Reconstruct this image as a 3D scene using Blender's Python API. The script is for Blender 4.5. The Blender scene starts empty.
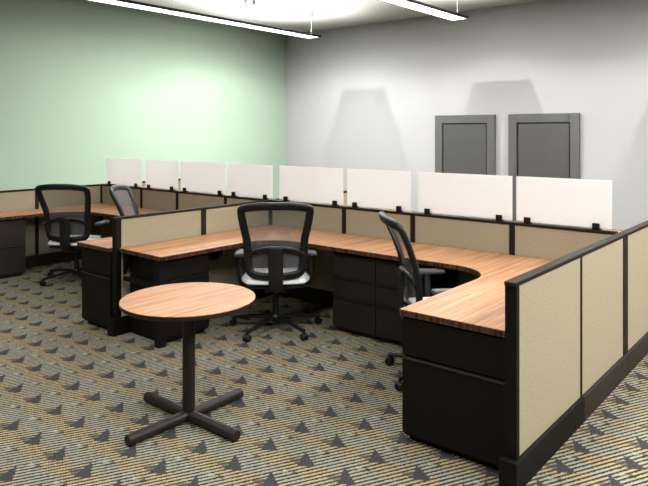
import bpy, bmesh, math, random
from mathutils import Vector, Matrix
random.seed(4)
C = bpy.context.scene.collection
PI = math.pi

# ------------------------------------------------------------------ helpers
def lin(r, g, b):
    f = lambda c: c / 12.92 if c <= .04045 else ((c + .055) / 1.055) ** 2.4
    return (f(r / 255), f(g / 255), f(b / 255), 1)

def mat(name, col, rough=.5, metal=0, spec=.5):
    m = bpy.data.materials.new(name); m.use_nodes = True
    p = m.node_tree.nodes['Principled BSDF']
    p.inputs['Base Color'].default_value = col
    p.inputs['Roughness'].default_value = rough
    p.inputs['Metallic'].default_value = metal
    p.inputs['Specular IOR Level'].default_value = spec
    return m

class NT:
    """little wrapper for procedural node graphs"""
    def __init__(s, m): s.t = m.node_tree; s.p = m.node_tree.nodes['Principled BSDF']
    def n(s, typ, **kw):
        o = s.t.nodes.new(typ)
        for k, v in kw.items(): setattr(o, k, v)
        return o
    def put(s, sock, v):
        if isinstance(v, bpy.types.NodeSocket): s.t.links.new(v, sock)
        else: sock.default_value = v
    def math(s, op, a, b=0.0, clamp=False):
        o = s.n('ShaderNodeMath', operation=op, use_clamp=clamp)
        s.put(o.inputs[0], a); s.put(o.inputs[1], b); return o.outputs[0]
    def mix(s, f, a, b):
        o = s.n('ShaderNodeMix', data_type='RGBA')
        s.put(o.inputs[0], f); s.put(o.inputs[6], a); s.put(o.inputs[7], b); return o.outputs[2]
    def pos(s):
        o = s.n('ShaderNodeTexCoord'); x = s.n('ShaderNodeSeparateXYZ')
        s.t.links.new(o.outputs['Object'], x.inputs[0]); return o.outputs['Object'], x.outputs
    def noise(s, vec, scale, detail=2, rough=.5):
        o = s.n('ShaderNodeTexNoise'); s.put(o.inputs['Vector'], vec)
        o.inputs['Scale'].default_value = scale; o.inputs['Detail'].default_value = detail
        o.inputs['Roughness'].default_value = rough
        return o.outputs[0]
    def ramp(s, f, *stops):
        o = s.n('ShaderNodeValToRGB'); s.put(o.inputs[0], f)
        e = o.color_ramp.elements
        while len(e) < len(stops): e.new(.5)
        for el, (p, c) in zip(e, stops): el.position = p; el.color = c
        return o.outputs[0]
    def vec(s, x, y, z):
        o = s.n('ShaderNodeCombineXYZ')
        for i, v in enumerate((x, y, z)): s.put(o.inputs[i], v)
        return o.outputs[0]
    def bump(s, h, strength=.3, dist=.01):
        o = s.n('ShaderNodeBump'); o.inputs['Strength'].default_value = strength
        o.inputs['Distance'].default_value = dist; s.put(o.inputs['Height'], h)
        s.t.links.new(o.outputs[0], s.p.inputs['Normal'])

def obj(name, bm, m=None, parent=None, smooth=False, loc=None):
    me = bpy.data.meshes.new(name)
    bmesh.ops.recalc_face_normals(bm, faces=bm.faces)
    bm.to_mesh(me); bm.free()
    if smooth:
        for p in me.polygons: p.use_smooth = True
        me.set_sharp_from_angle(angle=math.radians(40))
    if m: me.materials.append(m)
    o = bpy.data.objects.new(name, me); C.objects.link(o)
    if loc: o.location = loc
    if parent: o.parent = parent
    return o

def thing(name, label, cat, loc=(0, 0, 0), rz=0, group=None):
    o = bpy.data.objects.new(name, None); C.objects.link(o)
    o.empty_display_size = .1
    o.location = loc; o.rotation_euler = (0, 0, rz)
    o['label'] = label; o['category'] = cat
    if group: o['group'] = group
    return o

def tag(o, label, cat, group=None):
    o['label'] = label; o['category'] = cat
    if group: o['group'] = group
    return o

def struct(name, bm, m, label=None, parent=None):
    o = obj(name, bm, m, parent)
    if not parent: o['kind'] = 'structure'
    if label: o['label'] = label; 
    return o

def box(bm, x0, x1, y0, y1, z0, z1, bev=0, seg=2):
    r = bmesh.ops.create_cube(bm, size=1)
    vs = r['verts']
    for v in vs:
        v.co = Vector(((x0 + x1) / 2 + v.co.x * (x1 - x0), (y0 + y1) / 2 + v.co.y * (y1 - y0), (z0 + z1) / 2 + v.co.z * (z1 - z0)))
    if bev:
        es = list({e for v in vs for e in v.link_edges})
        bmesh.ops.bevel(bm, geom=es, offset=bev, segments=seg, profile=.5, affect='EDGES')
    return bm

def B(x0, x1, y0, y1, z0, z1, bev=0, seg=2):
    return box(bmesh.new(), x0, x1, y0, y1, z0, z1, bev, seg)

def lathe(bm, prof, n=24, M=Matrix()):
    rings = []
    for r, z in prof:
        if r < 1e-6: rings.append([bm.verts.new(M @ Vector((0, 0, z)))])
        else: rings.append([bm.verts.new(M @ Vector((r * math.cos(2 * PI * i / n), r * math.sin(2 * PI * i / n), z))) for i in range(n)])
    for a, b in zip(rings, rings[1:]):
        for i in range(n):
            j = (i + 1) % n
            if len(a) == 1: bm.faces.new((a[0], b[i], b[j]))
            elif len(b) == 1: bm.faces.new((a[i], a[j], b[0]))
            else: bm.faces.new((a[i], a[j], b[j], b[i]))
    return bm

def tube(bm, pts, rad, n=12, cap=True):
    """round tube through points; rad a number or one per point"""
    pts = [Vector(p) for p in pts]; rs = rad if isinstance(rad, (list, tuple)) else [rad] * len(pts)
    rings = []; up = None
    for i, p in enumerate(pts):
        t = (pts[min(i + 1, len(pts) - 1)] - pts[max(i - 1, 0)]).normalized()
        if up is None: up = Vector((0, 0, 1)) if abs(t.z) < .9 else Vector((1, 0, 0))
        s = t.cross(up).normalized(); u = s.cross(t).normalized(); up = u
        rings.append([bm.verts.new(p + rs[i] * (math.cos(2 * PI * k / n) * s + math.sin(2 * PI * k / n) * u)) for k in range(n)])
    for a, b in zip(rings, rings[1:]):
        for k in range(n):
            j = (k + 1) % n; bm.faces.new((a[k], a[j], b[j], b[k]))
    if cap:
        bm.faces.new(rings[0]); bm.faces.new(rings[-1][::-1])
    return bm

def sweep(bm, pts, wid, thk, side, closed=False, n=12):
    """oval section of width wid (in the plane across the path) and depth thk (along side(i))"""
    N = len(pts); rings = []
    for i in range(N):
        a = pts[(i - 1) % N] if closed or i else pts[i]
        b = pts[(i + 1) % N] if closed or i < N - 1 else pts[i]
        t = (b - a).normalized(); d = side(pts[i])
        w = t.cross(d).normalized(); d = w.cross(t).normalized()
        W = wid[i] if isinstance(wid, list) else wid
        T = thk[i] if isinstance(thk, list) else thk
        ring = []
        for k in range(n):
            c, s = math.cos(2 * PI * k / n), math.sin(2 * PI * k / n)
            cc = math.copysign(abs(c) ** .7, c); ss = math.copysign(abs(s) ** .7, s)
            ring.append(bm.verts.new(pts[i] + w * (W / 2 * cc) + d * (T / 2 * ss)))
        rings.append(ring)
    for i in range(N if closed else N - 1):
        a, b = rings[i], rings[(i + 1) % N]
        for k in range(n):
            j = (k + 1) % n; bm.faces.new((a[k], a[j], b[j], b[k]))
    if not closed:
        bm.faces.new(rings[0]); bm.faces.new(rings[-1][::-1])
    return bm

def prism(bm, poly, z0, z1):
    lo = [bm.verts.new((x, y, z0)) for x, y in poly]; hi = [bm.verts.new((x, y, z1)) for x, y in poly]
    bm.faces.new(lo[::-1]); bm.faces.new(hi)
    for i in range(len(poly)):
        j = (i + 1) % len(poly); bm.faces.new((lo[i], lo[j], hi[j], hi[i]))
    return bm

def smoothpath(pts, n, closed=False):
    """Catmull-Rom"""
    P = [Vector(p) for p in pts]; N = len(P); out = []
    for i in range(N if closed else N - 1):
        g = (lambda k: P[k % N]) if closed else (lambda k: P[max(0, min(N - 1, k))])
        p0, p1, p2, p3 = g(i - 1), g(i), g(i + 1), g(i + 2)
        for k in range(n):
            t = k / n
            out.append(.5 * (2 * p1 + (p2 - p0) * t + (2 * p0 - 5 * p1 + 4 * p2 - p3) * t * t + (3 * p1 - p0 - 3 * p2 + p3) * t ** 3))
    if not closed: out.append(P[-1].copy())
    return out

def dup(root, loc, rz, label, group=None):
    r = root.copy(); C.objects.link(r); r.location = loc; r.rotation_euler = (0, 0, rz); r['label'] = label
    if group: r['group'] = group
    for ch in list(root.children):
        c = ch.copy(); C.objects.link(c); c.parent = r
        for g in list(ch.children):
            d = g.copy(); C.objects.link(d); d.parent = c
    return r

# ------------------------------------------------------------------ materials
M_rail = mat('dark_bronze_metal', lin(36, 27, 23), .65, 0, .2)
M_black = mat('black_laminate', lin(14, 12, 11), .55, 0, .2)
M_brown = mat('dark_wood_laminate', lin(46, 37, 33), .55, 0, .3)
M_cabblk = mat('espresso_laminate', lin(34, 29, 26), .55, 0, .3)
M_gap = mat('black_gap', lin(10, 10, 10), .8)
M_plastic = mat('black_plastic', lin(20, 20, 21), .42, 0, .45)
M_pad = mat('grey_armpad', lin(56, 56, 60), .45)
M_seat = mat('white_vinyl', lin(246, 246, 247), .4)
M_door = mat('grey_door_paint', lin(100, 100, 98), .5)
M_doorp = mat('grey_door_panel', lin(92, 92, 90), .35)
M_ceil = mat('ceiling_white', lin(236, 233, 228), .9)
M_metal = mat('cable_steel', lin(190, 190, 188), .4, .6)
M_canopy = mat('canopy_dark', lin(70, 68, 64), .5)
M_grey = mat('wall_grey_paint', lin(218, 218, 216), .8, 0, .2)
M_table = mat('brown_black_metal', lin(38, 29, 26), .5, 0, .4)

def wall_paint(name, c1, c2):
    m = mat(name, c1, .8, 0, .2); g = NT(m); v, _ = g.pos()
    g.put(g.p.inputs['Base Color'], g.mix(g.noise(v, 1.2, 3), c1, c2))
    g.bump(g.noise(v, 220, 2), .05, .002)
    return m
M_green = wall_paint('wall_green_paint', lin(196, 219, 197), lin(193, 216, 194))
M_grey = wall_paint('wall_grey_paint', lin(211, 211, 211), lin(208, 208, 208))

def fabric():
    m = mat('tan_fabric', lin(190, 174, 136), .95, 0, .1); g = NT(m); v, _ = g.pos()
    n1 = g.noise(v, 130, 3, .7); n2 = g.noise(v, 420, 2)
    f = g.ramp(n1, (.34, (0, 0, 0, 1)), (.66, (1, 1, 1, 1)))
    c = g.mix(f, lin(168, 156, 129), lin(200, 189, 162))
    c = g.mix(g.math('MULTIPLY', n2, .35), c, lin(148, 135, 108))
    g.put(g.p.inputs['Base Color'], c); g.bump(n1, .2, .003)
    return m
M_fabric = fabric()

def wood(name, top=True):
    m = mat(name, lin(222, 168, 122), .42, 0, .25); g = NT(m); v, x = g.pos()
    # strips run along Y, shade changes across X
    warp = g.math('MULTIPLY', g.noise(g.vec(g.math('MULTIPLY', x[0], 6.), g.math('MULTIPLY', x[1], .9), x[2]), 2.0, 2), .018)
    u = g.math('ADD', x[0], warp)
    s1 = g.noise(g.vec(g.math('MULTIPLY', u, 26.), g.math('MULTIPLY', x[1], .7), 0.), 1.0, 3, .6)
    s2 = g.noise(g.vec(g.math('MULTIPLY', u, 120.), g.math('MULTIPLY', x[1], 1.6), 3.), 1.0, 2, .6)
    c = g.ramp(s1, (.28, lin(146, 97, 66)), (.43, lin(190, 138, 98)), (.56, lin(210, 159, 117)), (.75, lin(221, 177, 136)))
    c = g.mix(g.ramp(s2, (.36, (.75, .75, .75, 1)), (.58, (0, 0, 0, 1))), c, lin(148, 96, 66))
    g.put(g.p.inputs['Base Color'], c)
    return m
M_wood = wood('striped_wood_laminate')

def edge_wood():
    m = mat('dark_wood_edge', lin(92, 56, 38), .45, 0, .3); g = NT(m); v, x = g.pos()
    s = g.noise(g.vec(g.math('MULTIPLY', x[0], 45.), g.math('MULTIPLY', x[1], 45.), 0.), 1., 2)
    c = g.ramp(s, (.4, lin(34, 23, 18)), (.68, lin(112, 72, 50)))
    g.put(g.p.inputs['Base Color'], c); return m
M_edge = edge_wood()

M_tedge = mat('dark_table_edge', lin(44, 30, 24), .5, 0, .25)

def mesh_fabric():
    m = bpy.data.materials.new('chair_mesh_fabric'); m.use_nodes = True; g = NT(m); t = m.node_tree
    g.p.inputs['Base Color'].default_value = lin(112, 112, 115); g.p.inputs['Roughness'].default_value = .5
    v, x = g.pos()
    tr = g.n('ShaderNodeBsdfTransparent'); mx = g.n('ShaderNodeMixShader')
    a = g.math('SINE', g.math('MULTIPLY', x[0], 700.)); b = g.math('SINE', g.math('MULTIPLY', x[2], 700.))
    f = g.math('ADD', g.math('MULTIPLY', g.math('MULTIPLY', a, b), .12), .56)
    t.links.new(f, mx.inputs[0]); t.links.new(tr.outputs[0], mx.inputs[1]); t.links.new(g.p.outputs[0], mx.inputs[2])
    t.links.new(mx.outputs[0], t.nodes['Material Output'].inputs[0]); return m
M_mesh = mesh_fabric()

def frosted():
    m = bpy.data.materials.new('frosted_white_glass'); m.use_nodes = True; g = NT(m); t = m.node_tree
    g.p.inputs['Base Color'].default_value = (1, 1, 1, 1); g.p.inputs['Roughness'].default_value = .25
    tl = g.n('ShaderNodeBsdfTranslucent'); tl.inputs[0].default_value = (1, 1, 1, 1)
    tr = g.n('ShaderNodeBsdfTransparent')
    m1 = g.n('ShaderNodeMixShader'); m1.inputs[0].default_value = .65
    m2 = g.n('ShaderNodeMixShader'); m2.inputs[0].default_value = .11
    t.links.new(g.p.outputs[0], m1.inputs[1]); t.links.new(tl.outputs[0], m1.inputs[2])
    t.links.new(m1.outputs[0], m2.inputs[1]); t.links.new(tr.outputs[0], m2.inputs[2])
    t.links.new(m2.outputs[0], t.nodes['Material Output'].inputs[0]); return m
M_glass = frosted()

def lamp_face():
    m = bpy.data.materials.new('lamp_diffuser'); m.use_nodes = True; g = NT(m)
    g.p.inputs['Base Color'].default_value = (.9, .9, .9, 1)
    g.p.inputs['Emission Color'].default_value = (1, .99, .96, 1); g.p.inputs['Emission Strength'].default_value = 3
    return m
M_lamp = lamp_face()

def carpet():
    m = mat('patterned_carpet', lin(130, 125, 105), .95, 0, .1); g = NT(m); v, x = g.pos()
    T = .268
    wob = g.noise(v, 60, 2)
    wx = g.math('MULTIPLY', g.math('SUBTRACT', wob, .5), .05)
    a = g.math('ADD', g.math('DIVIDE', g.math('ADD', x[0], 2.833), T), .10)
    b = g.math('ADD', g.math('DIVIDE', g.math('SUBTRACT', x[1], 2.606), T), .55)
    wob2 = g.noise(g.vec(x[1], x[0], 4.), 60, 2)
    wy = g.math('MULTIPLY', g.math('SUBTRACT', wob2, .5), .11); wx = g.math('MULTIPLY', g.math('SUBTRACT', wob, .5), .11)
    u = g.math('FRACT', g.math('ADD', a, wx)); w = g.math('FRACT', g.math('ADD', b, wy))
    def half(p, q, soft=.02):
        # >0 on the left of p->q
        dx, dy = q[0] - p[0], q[1] - p[1]; L = math.hypot(dx, dy)
        d = g.math('ADD', g.math('MULTIPLY', w, dx / L), g.math('ADD', g.math('MULTIPLY', u, -dy / L), -(dx * p[1] - dy * p[0]) / L))
        return g.math('ADD', g.math('DIVIDE', d, soft), .5, True)
    def tri(A, Bb, Cc):
        return g.math('MULTIPLY', g.math('MULTIPLY', half(A, Bb), half(Bb, Cc)), half(Cc, A))
    dark = tri((.09, .62), (.33, .08), (.64, .27))
    tail = g.math('MULTIPLY', tri((.02, .14), (.40, .12), (.22, .40)), .7)
    dark = g.math('MAXIMUM', dark, tail)
    white = g.math('MULTIPLY', tri((.21, .83), (.29, .72), (.37, .82)), .6)
    blk = tri((.40, .92), (.44, .70), (.56, .86))
    # fine woven ribs, four to a repeat
    cc = g.math('SUBTRACT', g.math('MULTIPLY', a, 2.), b)
    rib = g.math('SINE', g.math('ADD', g.math('MULTIPLY', cc, 2 * PI * 4), g.math('MULTIPLY', wob, 3.)))
    rib = g.math('ADD', g.math('MULTIPLY', rib, .5), .5)
    dd = g.math('ADD', a, g.math('MULTIPLY', b, 2.))
    knot = g.math('ADD', g.math('MULTIPLY', g.math('SINE', g.math('MULTIPLY', dd, 2 * PI * 9)), .5), .5)
    # two bands: sage and straw, frayed from rib to rib
    ridn = g.noise(g.vec(g.math('FLOOR', g.math('MULTIPLY', cc, 4.)), g.math('MULTIPLY', dd, .8), 7.), 1.7, 1)
    band = g.math('FRACT', g.math('ADD', g.math('ADD', g.math('MULTIPLY', u, .12), g.math('ADD', w, .38)), g.math('MULTIPLY', g.math('SUBTRACT', ridn, .5), .7)))
    bandf = g.math('ADD', g.math('MULTIPLY', g.math('COSINE', g.math('MULTIPLY', g.math('SUBTRACT', band, .55), 2 * PI)), .8), .5, True)
    n1 = g.noise(v, 60, 3, .7)
    thread = g.math('ADD', rib, g.math('MULTIPLY', g.math('SUBTRACT', n1, .5), .9))
    r2 = g.ramp(thread, (.22, (0, 0, 0, 1)), (.55, (.8, .8, .8, 1)), (.95, (1, 1, 1, 1)))
    tan = g.mix(r2, lin(46, 41, 32), lin(224, 204, 160))
    tan = g.mix(g.math('MULTIPLY', knot, .35), tan, lin(90, 80, 60))
    sage = g.mix(r2, lin(54, 54, 48), lin(192, 191, 172))
    c = g.mix(bandf, sage, tan)
    pep = g.noise(v, 170, 2, .7)
    c = g.mix(dark, c, g.mix(g.ramp(pep, (.4, (0, 0, 0, 1)), (.65, (1, 1, 1, 1))), lin(44, 44, 48), lin(104, 104, 106)))
    c = g.mix(g.math('MULTIPLY', blk, .7), c, lin(48, 44, 36))
    c = g.mix(white, c, lin(205, 214, 198))
    # individual tufts
    tuft = g.ramp(g.noise(v, 230, 2, .8), (.3, (0, 0, 0, 1)), (.7, (1, 1, 1, 1)))
    c = g.mix(g.math('MULTIPLY', g.math('SUBTRACT', 1., tuft), .5), c, lin(58, 54, 44))
    g.put(g.p.inputs['Base Color'], c)
    g.bump(g.math('ADD', rib, tuft), .5, .006)
    return m
M_carpet = carpet()

# ------------------------------------------------------------------ room
WY, WX, ZC = 12.21, -11.39, 4.30
X1, Y0 = 5.0, -3.0
struct('floor', B(WX - .1, X1, Y0, WY + .1, -.1, 0), M_carpet, 'carpet floor with small repeating dark triangles')
struct('ceiling', B(WX - .1, X1, Y0, WY + .1, ZC, ZC + .1), M_ceil, 'plain white ceiling')
struct('wall_left', B(WX - .1, WX, Y0, WY + .1, 0, ZC), M_green, 'pale green wall on the left')
struct('wall_back', B(WX, X1, WY, WY + .1, 0, ZC), M_grey, 'light grey wall behind the workstations')
for i, (a, b) in enumerate(((-6.94, -5.57), (-5.28, -3.90))):
    d = thing('door_%d' % (i + 1), ('grey door in a wide frame, the left of the two on the grey wall', 'grey door in a wide frame, the right of the two on the grey wall')[i], 'door')
    d['kind'] = 'structure'
    d.location = ((a + b) / 2, WY, 0)
    hw = (b - a) / 2; Z = 2.115; fw = .17
    bm = bmesh.new()
    box(bm, -hw, -hw + fw, -.07, 0, 0, Z, .006); box(bm, hw - fw, hw, -.07, 0, 0, Z, .006); box(bm, -hw + fw - .001, hw - fw + .001, -.07, 0, Z - fw, Z, .006)
    obj('door_frame', bm, M_door, d)
    obj('door_gap', B(-hw + fw - .002, hw - fw + .002, -.02, 0, 0, Z - fw), M_gap, d)
    obj('door_panel', B(-hw + fw + .026, hw - fw - .026, -.045, -.019, .012, Z - fw - .026, .004), M_doorp, d)

# ------------------------------------------------------------------ partition panels
ZP = 1.013
def partition(x, y, rz, L, label, group, pa=.024, pb=.024, thick=.06, end=0, bp=.016):
    """module from its start point, running along local +X"""
    t = thing('cubicle_panel', label, 'cubicle panel', (x, y, 0), rz, group)
    h = thick / 2
    obj('fabric_panel', B(pa, L - pb, -h + .006, h - .006, .15, ZP - .022), M_fabric, t)
    obj('top_rail', B(0 if end >= 0 else -.012, L, -h, h, ZP - .022, ZP, .004), M_rail, t)
    obj('post', B(0, pa, -h, h, .15, ZP - .022), M_black if end else M_rail, t)
    obj('post', B(L - pb, L, -h, h, .15, ZP - .022), M_rail, t)
    obj('base_panel', B(-.04 if end < 0 else 0, L, -h - bp, h + bp, .0, .15, .004), M_black if end else M_brown, t)
    return t
XR, XM, XL, YB = -1.285, -4.90, -8.23, 5.0
gR = 'partition panels of the right run'; gB = 'partition panels under the frosted glass'
gM = 'partition panels between the two workstations'; gL = 'partition panels along the green wall side'
gF = 'partition panels dividing the far workstations'
partition(XR, 2.985, PI / 2, .97, 'tan fabric partition panel nearest the viewer, with the black end post', gR, .034, .011, end=-1)
partition(XR, 3.955, PI / 2, .975, 'tan fabric partition panel second from the near end of the right run', gR, .011, .055)
partition(XR, 4.93, PI / 2, 1.0, 'tan fabric partition panel of the right run cut by the photo edge', gR, .055, .011)
partition(XR, 5.93, PI / 2, 1.05, 'tan fabric partition panel at the far end of the right run', gR, .011, .022)
xs = [-8.26, -7.26, -6.50, -5.60, -4.87, -3.86, -3.07, -2.13, -1.333]
where = ['in the left corner behind the seat facing the right', 'second from the left corner along the glass row', 'third from the left corner along the glass row',
         'just left of where the middle partition meets the glass row', 'just right of the middle partition, behind the centre chair',
         'right of centre, above the black drawer pedestals', 'behind the chair seen from the side', 'at the right end of the glass row in the corner']
for i in range(8):
    partition(xs[i], YB, 0, xs[i + 1] - xs[i], 'tan fabric back partition panel ' + where[i], gB, bp=0)
partition(XM, 3.085, PI / 2, .962, 'tan fabric middle partition panel nearest the viewer, rising above the left desk top', gM, .05, .03, end=-1)
partition(XM, 4.047, PI / 2, .921, 'tan fabric middle partition panel joining the glass row behind the centre chair', gM, .03, .02)
partition(XL, 4.03, PI / 2, .938, 'tan fabric partition panel below the green wall beside the corner', gL)
partition(XL, 3.05, PI / 2, .98, 'tan fabric partition panel below the green wall behind the leftmost chair', gL)
partition(XL, 2.07, PI / 2, .98, 'tan fabric partition panel at the left photo edge', gL)
partition(XM, 5.032, PI / 2, 1.966, 'tan fabric partition panel beyond the glass row, in line with the middle partition', gF)
partition(XL, 5.032, PI / 2, 1.966, 'tan fabric partition panel beyond the glass row, in line with the left corner', gF)

# frosted glass screens standing on the back run
panes = [(-8.13, -7.29, -8.05, -7.41), (-7.20, -6.515, -7.12, -6.63), (-6.46, -5.61, -6.37, -5.72), (-5.57, -4.865, -5.48, -4.97),
         (-4.76, -3.89, -4.66, -3.99), (-3.84, -3.11, -3.74, -3.23), (-3.03, -2.14, -2.93, -2.25), (-2.105, -1.37, -2.01, -1.48)]
gl = ['frosted white glass screen at the left end of the row, above the left corner', 'frosted white glass screen second from the left end',
      'frosted white glass screen third from the left end', 'frosted white glass screen just left of the room corner',
      'frosted white glass screen just right of the room corner, above the centre chair', 'frosted white glass screen left of the first door, below the wide wall shadow',
      'frosted white glass screen in front of the left door', 'frosted white glass screen in front of the right door, at the right end']
for i, (a, b, c1, c2) in enumerate(panes):
    t = thing('glass_screen', gl[i], 'glass screen', ((a + b) / 2, YB, ZP), 0, 'frosted glass screens on the back partitions')
    m = (a + b) / 2
    obj('glass_pane', B(a - m, b - m, -.005, .005, .012, .375, .002, 1), M_glass, t)
    for c in (c1, c2):
        bm = bmesh.new()
        box(bm, c - m - .026, c - m + .026, -.022, -.005, 0, .05, .004); box(bm, c - m - .026, c - m + .026, .005, .022, 0, .05, .004)
        box(bm, c - m - .026, c - m + .026, -.022, .022, 0, .012)
        obj('clip', bm, M_rail, t)

# ------------------------------------------------------------------ worktops
ZD, TD = .748, .036
def arc(cx, cy, r, a0, a1, n=14):
    return [(cx + r * math.cos(a0 + (a1 - a0) * i / n), cy + r * math.sin(a0 + (a1 - a0) * i / n)) for i in range(n + 1)]
def worktop(label, poly, group):
    t = thing('worktop', label, 'worktop', (0, 0, 0), 0, group)
    obj('wood_top', prism(bmesh.new(), poly, ZD - .004, ZD), M_wood, t)
    obj('edge_band', prism(bmesh.new(), poly, ZD - TD, ZD - .004), M_edge, t)
    return t
gW = 'wood worktops of the workstations'
yb = YB - .034
r = .34
xl, xr, yf = -4.255, -1.965, 4.33
polyA = [(XM + .034, yb), (XM + .034, 3.115), (xl, 3.10)] + arc(xl + r, yf - r, r, PI, PI / 2) + arc(xr - r, yf - r, r, PI / 2, 0) + [(xr, 3.045), (XR - .034, 3.045), (XR - .034, yb)]
wtA = worktop('U shaped striped wood worktop of the near workstation around the two chairs', polyA, gW)
r2 = .5
xl2, xr2 = -7.72, -5.45
polyB = [(XL + .034, yb), (XL + .034, 2.3), (xl2, 2.3)] + arc(xl2 + r2, yf - r2, r2, PI, PI / 2) + arc(xr2 - r, yf - r, r, PI / 2, 0) + [(xr2, 3.05), (XM - .034, 3.05), (XM - .034, yb)]
wtB = worktop('U shaped striped wood worktop of the left workstation below the green wall', polyB, gW)
yb2, yf2 = YB + .034, 5.67
polyC = [(XM + .034, yb2), (XR - .034, yb2), (XR - .034, 6.9), (xr, 6.9)] + arc(xr - r, yf2 + r, r, 0, -PI / 2) + arc(xl + r, yf2 + r, r, -PI / 2, -PI) + [(xl, 6.9), (XM + .034, 6.9)]
wtC = worktop('wood worktop beyond the glass row, glimpsed between the right hand glass screens', polyC, gW)
polyD = [(XL + .034, yb2), (XM - .034, yb2), (XM - .034, 6.9), (xr2, 6.9)] + arc(xr2 - r, yf2 + r, r, 0, -PI / 2) + arc(-7.56 + r, yf2 + r, r, -PI / 2, -PI) + [(-7.56, 6.9), (XL + .034, 6.9)]
wtD = worktop('wood worktop beyond the glass row, glimpsed between the left hand glass screens', polyD, gW)
zu = ZD - TD
# support frame and bracket under the left wing of the near worktop
obj('support_leg', B(-4.37, -4.30, 3.115, 3.185, 0, zu, .004), M_black, wtA)
obj('support_rail', B(-4.83, -4.37, 3.125, 3.15, .47, .51, .004), M_black, wtA)
def bracket(x0, x1, y, w=.03):
    bm = bmesh.new(); pts = [(x0, zu), (x1, zu), (x1, zu - .04), (x1 - (x1 - x0) * .12, zu - .10), (x0, zu - .20)]
    a = [bm.verts.new((p[0], y - w / 2, p[1])) for p in pts]; b = [bm.verts.new((p[0], y + w / 2, p[1])) for p in pts]
    bm.faces.new(a); bm.faces.new(b[::-1])
    for i in range(len(pts)):
        j = (i + 1) % len(pts); bm.faces.new((a[i], b[i], b[j], a[j]))
    return bm
obj('bracket', bracket(XM + .032, -4.30, 3.78), M_black, wtA)
obj('bracket', bracket(XM + .032, -4.80, 3.165), M_black, wtA)
obj('bracket', bracket(XM + .032, -4.36, 4.55), M_black, wtA)
for t, x in ((wtC, -3.0), (wtD, -6.5)):   # legs that carry the far worktops
    for xx, yy in ((x, 5.58), (x + 1.0, 5.58)):
        obj('support_leg', B(xx - .025, xx + .025, yy - .025, yy + .025, 0, zu, .004), M_black, t)
for t, x0, x1 in ((wtC, XM + .1, XR - .1), (wtD, XL + .1, XM - .1)):
    for x in (x0, x1):
        obj('support_leg', B(x - .025, x + .025, 6.8, 6.85, 0, zu, .004), M_black, t)

# ------------------------------------------------------------------ cabinets
def drawers(name, label, x, y, rz, W, D, H, splits, m, group=None, lip=False):
    """cabinet with its front facing local -Y, front plane at y=0"""
    t = thing(name, label, 'cabinet', (x, y, 0), rz, group)
    bm = bmesh.new()
    box(bm, -W / 2, W / 2, .022, D, .03, H - .002, .003); box(bm, -W / 2 + .02, W / 2 - .02, .05, D - .02, 0, .03)
    obj('body', bm, m, t)
    for (a, b) in splits:
        d = obj('drawer', B(-W / 2 + .002, W / 2 - .002, 0, .0215, a, b, .003), m, t)
        bm = bmesh.new()
        if lip and b > .5: box(bm, -W / 2 + .03, W / 2 - .03, .001, .004, b - .02, b - .01)
        elif lip: box(bm, -W / 2 + .004, W / 2 - .004, -.009, 0, b - .016, b - .004, .003)
        else: box(bm, -W / 2 + .015, W / 2 - .015, -.006, 0, b - .016, b - .006, .002)
        obj('drawer_pull', bm, M_black if not lip else M_brown, d)
    return t
H = zu
drawers('file_cabinet', 'black two drawer cabinet closing the near end of the right desk', (-1.962 - 1.335) / 2, 3.06, 0, .625, .62, H, ((.05, .485), (.492, H - .012)), M_black, None, True)
drawers('file_cabinet', 'black two drawer cabinet left of the middle partition end', (-5.43 - 4.945) / 2, 3.08, 0, .475, .6, H, ((.05, .485), (.492, H - .012)), M_black, None, True)
gP = 'drawer pedestals under the worktops'
drawers('drawer_pedestal', 'dark drawer pedestal under the near desk, behind the round table', -4.325, 3.425, PI / 2, .46, .505, H, ((.05, .33), (.335, .52), (.525, H - .012)), M_black, gP)
drawers('drawer_pedestal', 'dark three drawer pedestal beside the centre chair, left of the pair', -3.29, 4.37, 0, .455, .56, H, ((.05, .31), (.315, .485), (.49, .68)), M_cabblk, gP)
drawers('drawer_pedestal', 'dark three drawer pedestal behind the side-facing chair, right of the pair', -2.832, 4.37, 0, .455, .56, H, ((.05, .31), (.315, .485), (.49, .68)), M_cabblk, gP)
drawers('drawer_pedestal', 'dark brown two drawer pedestal at the left photo edge', -7.77, 3.30, PI / 2, .76, .40, H, ((.05, .375), (.38, H - .012)), M_brown, gP)

# ------------------------------------------------------------------ round cafe table
t = thing('cafe_table', 'round striped wood cafe table on a dark cross base', 'table', (-3.095, 2.455, 0))
ZT, RT = .742, .402
obj('table_top', lathe(bmesh.new(), [(0, ZT - .003), (RT - .002, ZT - .003), (RT, ZT - .003), (RT - .001, ZT), (0, ZT)], 96), M_wood, t)
obj('table_edge', lathe(bmesh.new(), [(0, ZT - .028), (RT - .006, ZT - .028), (RT, ZT - .022), (RT, ZT - .003), (0, ZT - .003)], 96), M_tedge, t)
obj('mounting_plate', lathe(bmesh.new(), [(0, ZT - .05), (.15, ZT - .05), (.16, ZT - .034), (0, ZT - .034)], 32), M_table, t)
obj('column', lathe(bmesh.new(), [(0, .03), (.038, .03), (.038, ZT - .05), (0, ZT - .05)], 28), M_table, t, True)
for k in range(4):
    a = k * PI / 2
    bm = bmesh.new(); u = Vector((math.cos(a), math.sin(a), 0))
    tube(bm, [u * .0 + Vector((0, 0, .036)), u * .41 + Vector((0, 0, .034)), u * .425 + Vector((0, 0, .034))], [.033, .033, .029], 20)
    obj('base_foot', bm, M_table, t, True)

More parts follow.
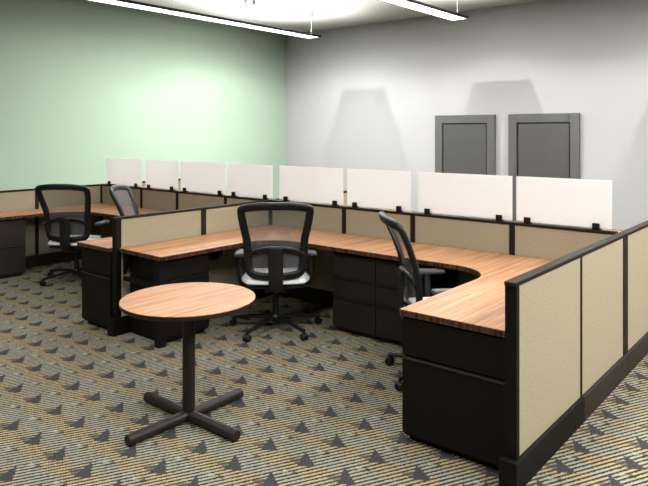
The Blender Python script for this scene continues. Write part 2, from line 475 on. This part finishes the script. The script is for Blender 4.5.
# ------------------------------------------------------------------ task chair (faces local +Y)
def back_y(z, x=0):
    p = [(.40, -.225), (.48, -.235), (.60, -.235), (.72, -.245), (.85, -.275), (.97, -.325), (1.08, -.38), (1.20, -.445)]
    for (a, ya), (b, yb_) in zip(p, p[1:]):
        if z <= b:
            f = (z - a) / (b - a); f = max(0, min(1, f)); yy = ya + (yb_ - ya) * f; break
    else: yy = p[-1][1]
    return yy + .05 * (x / .3) ** 2
OUT = [(x * 1.04, z) for x, z in [(0, 1.170), (.14, 1.166), (.25, 1.150), (.295, 1.128), (.308, 1.09), (.303, 1.02), (.288, .93), (.272, .845), (.262, .74), (.260, .645), (.246, .56), (.20, .505), (.10, .485), (0, .482)]]
def frame_loop(inset, n=5):
    half = []
    N = len(OUT)
    full = OUT + [(-x, z) for x, z in OUT[-2:0:-1]]
    sm = smoothpath([(x, 0, z) for x, z in full], n, True)
    res = []
    for i, p in enumerate(sm):
        t_ = (sm[(i + 1) % len(sm)] - sm[i - 1]).normalized()
        q = p + Vector((t_.z, 0, -t_.x)) * inset
        res.append(q)
    return res
def make_chair(label, loc, rz):
    t = thing('task_chair', label, 'chair', loc, rz, 'black mesh task chairs')
    # five star base
    obj('base_hub', lathe(bmesh.new(), [(0, .075), (.045, .075), (.05, .09), (.045, .125), (.03, .14), (0, .14)], 24), M_plastic, t, True)
    for k in range(5):
        a = -PI / 2 + PI / 5 + k * 2 * PI / 5
        u = Vector((math.cos(a), math.sin(a), 0))
        pts = [u * .03 + Vector((0, 0, .108)), u * .15 + Vector((0, 0, .108)), u * .30 + Vector((0, 0, .09)), u * .40 + Vector((0, 0, .078))]
        leg = obj('base_leg', sweep(bmesh.new(), smoothpath(pts, 4), [.05] * 5 + [.042] * 4 + [.034] * 4, .03, lambda p: Vector((0, 0, 1))), M_plastic, t, True)
        bm = bmesh.new(); side = Vector((-u.y, u.x, 0)); c = u * .405
        for s in (-1, 1):
            M = Matrix.Translation(c + side * (.017 * s) + Vector((0, 0, .03))) @ side.to_track_quat('Z', 'Y').to_matrix().to_4x4()
            lathe(bm, [(0, -.011), (.026, -.011), (.03, -.006), (.03, .006), (.026, .011), (0, .011)], 18, M)
        tube(bm, [c + Vector((0, 0, .03)), c + Vector((0, 0, .082))], .011, 10)
        M = Matrix.Translation(c + Vector((0, 0, .033))) @ side.to_track_quat('Z', 'Y').to_matrix().to_4x4()
        lathe(bm, [(0, -.006), (.022, -.006), (.022, .006), (0, .006)], 14, M)
        obj('caster', bm, M_plastic, leg, True)
    obj('gas_lift', lathe(bmesh.new(), [(0, .12), (.028, .12), (.028, .27), (.018, .27), (.018, .40), (0, .40)], 20), M_plastic, t, True)
    bm = bmesh.new(); box(bm, -.10, .10, -.16, .10, .355, .415, .015); tube(bm, [(.09, .02, .385), (.24, .02, .38)], .008, 8)
    obj('tilt_mechanism', bm, M_plastic, t, True)
    # seat: shaped cushion over a shell
    def cushion(z0, z1, sx, y0, y1, dip, bulge):
        bm = bmesh.new(); nx, ny = 20, 20; grid = {}
        def P(i, j, top):
            a, b = -1 + 2 * i / nx, -1 + 2 * j / ny
            # superellipse footprint
            x = a * math.sqrt(max(0, 1 - .32 * b * b)); y = b * math.sqrt(max(0, 1 - .28 * a * a))
            e = max(abs(a), abs(b)); rim = 1 - max(0, (e - .72) / .28) ** 2.2
            zz = z0 + (z1 - z0) * (.35 + .65 * rim) - dip * (1 - a * a) * (1 - b * b) if top else z0 + (1 - rim) * (z1 - z0) * .25
            if b > .5: zz -= .045 * ((b - .5) / .5) ** 2
            return Vector((x * sx, (y0 + y1) / 2 + y * (y1 - y0) / 2, zz))
        T = [[bm.verts.new(P(i, j, True)) for j in range(ny + 1)] for i in range(nx + 1)]
        L = [[bm.verts.new(P(i, j, False)) for j in range(ny + 1)] for i in range(nx + 1)]
        for i in range(nx):
            for j in range(ny):
                bm.faces.new((T[i][j], T[i + 1][j], T[i + 1][j + 1], T[i][j + 1])); bm.faces.new((L[i][j], L[i][j + 1], L[i + 1][j + 1], L[i + 1][j]))
        for i in range(nx):
            bm.faces.new((T[i][0], L[i][0], L[i + 1][0], T[i + 1][0])); bm.faces.new((T[i][ny], T[i + 1][ny], L[i + 1][ny], L[i][ny]))
        for j in range(ny):
            bm.faces.new((T[0][j], T[0][j + 1], L[0][j + 1], L[0][j])); bm.faces.new((T[nx][j], L[nx][j], L[nx][j + 1], T[nx][j + 1]))
        return bm
    sc = obj('seat_cushion', cushion(.432, .515, .300, -.245, .27, .012, 0), M_seat, t, True); sc['label'] = 'white seat cushion'
    obj('seat_shell', cushion(.405, .437, .285, -.235, .255, 0, 0), M_plastic, t, True)
    # back frame loop
    ctr = frame_loop(.034)
    P3 = [Vector((p.x, back_y(p.z, p.x), p.z)) for p in ctr]
    obj('back_frame', sweep(bmesh.new(), P3, .068, .042, lambda p: Vector((0, 1, .35)), True, 14), M_plastic, t, True)
    # mesh: fills the loop, follows the curve of the back
    bm = bmesh.new(); n = len(ctr); rings = []
    cz = .83
    for f in (1, .85, .7, .5, .3):
        ring = []
        for p in ctr:
            x = p.x * f; z = cz + (p.z - cz) * f
            ring.append(bm.verts.new((x, back_y(z, x) + .008, z)))
        rings.append(ring)
    c = bm.verts.new((0, back_y(cz) + .008, cz))
    for a, b in zip(rings, rings[1:]):
        for i in range(n): bm.faces.new((a[i], a[(i + 1) % n], b[(i + 1) % n], b[i]))
    for i in range(n): bm.faces.new((rings[-1][i], rings[-1][(i + 1) % n], c))
    mo = obj('back_mesh', bm, M_mesh, t, True); mo['label'] = 'see-through grey mesh'
    # lumbar crossbar and spine
    pts = [(-.235, 0, .70), (-.17, 0, .735), (-.08, 0, .757), (0, 0, .762), (.08, 0, .757), (.17, 0, .735), (.235, 0, .70)]
    pts = smoothpath(pts, 4); pts = [Vector((p.x, back_y(p.z, p.x) - .012, p.z)) for p in pts]
    obj('lumbar_bar', sweep(bmesh.new(), pts, .04, .03, lambda p: Vector((0, 1, .2))), M_plastic, t, True)
    pts = [Vector((0, -.10, .375)), Vector((0, -.20, .385)), Vector((0, -.265, .43)), Vector((0, -.285, .52)), Vector((0, -.285, .64)), Vector((0, -.285, .75)), Vector((0, -.28, .775))]
    pts = smoothpath(pts, 4)
    W = [.12 + .0 * i for i in range(len(pts))]; W[-1] = .08; W[-2] = .11
    obj('spine', sweep(bmesh.new(), pts, [.125] * (len(pts) - 3) + [.12, .10, .06], .035, lambda p: Vector((0, 1, .05)) if p.z > .45 else Vector((0, .3, 1))), M_plastic, t, True)
    # armrests
    for s in (-1, 1):
        pts = smoothpath([Vector((s * .20, 0, .395)), Vector((s * .285, .0, .40)), Vector((s * .318, -.005, .44)), Vector((s * .322, -.01, .56)), Vector((s * .318, -.015, .665))], 5)
        ar = obj('armrest', sweep(bmesh.new(), pts, .05, .03, lambda p, s=s: Vector((s, 0, -.15)) if p.z > .43 else Vector((0, 0, 1))), M_plastic, t, True)
        bm = B(s * .318 - .042, s * .318 + .042, -.14, .12, .665, .700, .016, 3)
        obj('arm_pad', bm, M_pad, ar, True)
    return t

def face(dx, dy): return math.atan2(-dx, dy)
chairA = make_chair('black mesh chair with white seat, back turned, in the centre behind the round table', (-3.94, 4.09, 0), face(-.69, .72))
side_chair = dup(chairA, (-2.27, 4.045, 0), face(.715, .70), 'black mesh chair seen from the side beside the right desk')
for ch in side_chair.children:            # its castered base is swivelled round
    if ch.name.startswith('base_leg'): ch.rotation_euler.z = math.radians(222 - 270) - face(.715, .70)
dup(chairA, (-7.07, 3.95, 0), face(-.57, .82), 'black mesh chair with its back turned at the left workstation')
dup(chairA, (-5.93, 4.20, 0), face(.76, .65), 'black mesh chair half hidden behind the middle partition')

# ------------------------------------------------------------------ pendant lights
ZF, HWF, YE = 3.78, .17, 10.45
SEG = 1.93
def fixture(x, n, label, down, up, spot):
    t = thing('pendant_light', label, 'pendant light', (x, YE, ZF), 0, 'long linear pendant lights')
    L = n * SEG
    bm = bmesh.new()
    box(bm, -HWF, HWF, -L, 0, .012, .045, .003)
    box(bm, -HWF, -HWF + .022, -L, 0, 0, .013); box(bm, HWF - .022, HWF, -L, 0, 0, .013)
    box(bm, -HWF, HWF, -.03, 0, 0, .013)
    for k in range(1, n): box(bm, -HWF, HWF, -k * SEG - .012, -k * SEG + .012, 0, .013)
    obj('housing', bm, M_black, t)
    for k in range(n):
        obj('diffuser', B(-HWF + .022, HWF - .022, -(k + 1) * SEG + .012, -k * SEG - (.03 if k == 0 else .012), .004, .0125), M_lamp, t)
        al = bpy.data.lights.new('lamp_tube', 'AREA'); al.shape = 'RECTANGLE'; al.size = .28; al.size_y = SEG - .1
        al.energy = down[k]; al.color = (1, .995, .98)
        lo = bpy.data.objects.new('lamp_tube', al); C.objects.link(lo); lo.parent = t; lo.location = (0, -(k + .5) * SEG, -.004)
        if up[k]:
            sp = bpy.data.lights.new('uplight', 'SPOT'); sp.energy = up[k]; sp.shadow_soft_size = .03; sp.spot_size = math.radians(162); sp.spot_blend = .15
            lo = bpy.data.objects.new('uplight', sp); C.objects.link(lo); lo.parent = t; lo.location = (0, -(k + .5) * SEG, .06); lo.rotation_euler = (PI, 0, 0)
    ys = [-.12]
    for k in range(1, n + 1): ys += [-k * SEG + .11, -k * SEG - .11] if k < n else [-k * SEG + .12]
    for y in ys:
        cb = obj('cable', tube(bmesh.new(), [(0, y, .044), (0, y, ZC - ZF - .01)], .004, 6), M_metal, t)
        M = Matrix.Translation((0, y, 0))
        obj('canopy', lathe(bmesh.new(), [(0, ZC - ZF - .11), (.012, ZC - ZF - .11), (.045, ZC - ZF - .001), (0, ZC - ZF - .001)], 16, M), M_canopy, cb, True)
        obj('cable_gripper', lathe(bmesh.new(), [(0, .045), (.018, .045), (.008, .09), (0, .09)], 12, M), M_metal, cb, True)
    if spot:
        sp = bpy.data.lights.new('spotlight', 'SPOT'); sp.energy = spot; sp.shadow_soft_size = .012; sp.spot_size = math.radians(146); sp.spot_blend = .3
        lo = bpy.data.objects.new('spotlight', sp); C.objects.link(lo); lo.parent = t; lo.location = (0, -.71, .46)
    return t
fixture(-8.90, 3, 'long pendant light at the upper left in front of the green wall', (100, 46, 14), (400, 150, 70), 125)
fixture(-5.45, 6, 'long pendant light at the top centre before the grey wall', (5, 22, 5, 4, 10, 62), (400, 200, 100, 0, 0, 0), 135)
fixture(-1.95, 6, 'long pendant light above the right desk, out of frame overhead', (6, 40, 8, 12, 50, 45), (400, 200, 100, 0, 0, 0), 125)
fixture(1.55, 5, 'long pendant light over the right aisle, out of frame overhead', (14, 60, 140, 120, 100), (300, 200, 0, 0, 0), 90)
tag(obj('ceiling_vent', B(-.13, .13, -.02, .02, 0, .012, .003), M_canopy, None, False, (-8.55, 10.0, ZC - .012)), 'small slim vent on the ceiling beside the left pendant light', 'vent')

# ------------------------------------------------------------------ world, camera, view
w = bpy.data.worlds.new('world'); bpy.context.scene.world = w; w.use_nodes = True
w.node_tree.nodes['Background'].inputs[0].default_value = (1, .98, .95, 1)
w.node_tree.nodes['Background'].inputs[1].default_value = .015

cam = bpy.data.cameras.new('camera'); co = bpy.data.objects.new('camera', cam); C.objects.link(co)
F = 638.0
cam.sensor_fit = 'HORIZONTAL'; cam.sensor_width = 36; cam.lens = 36 * F / 648
cam.shift_y = -(243 - 133.0) / 648
cam.clip_start = .05
co.location = (0, 0, 1.74)
co.rotation_euler = (PI / 2, 0, math.atan(528 / F))
sc = bpy.context.scene; sc.camera = co
vs = sc.view_settings; vs.view_transform = 'Standard'; vs.look = 'None'; vs.gamma = 1; vs.use_curve_mapping = False
vs.exposure = 0.12
sc.cycles.diffuse_bounces = 1
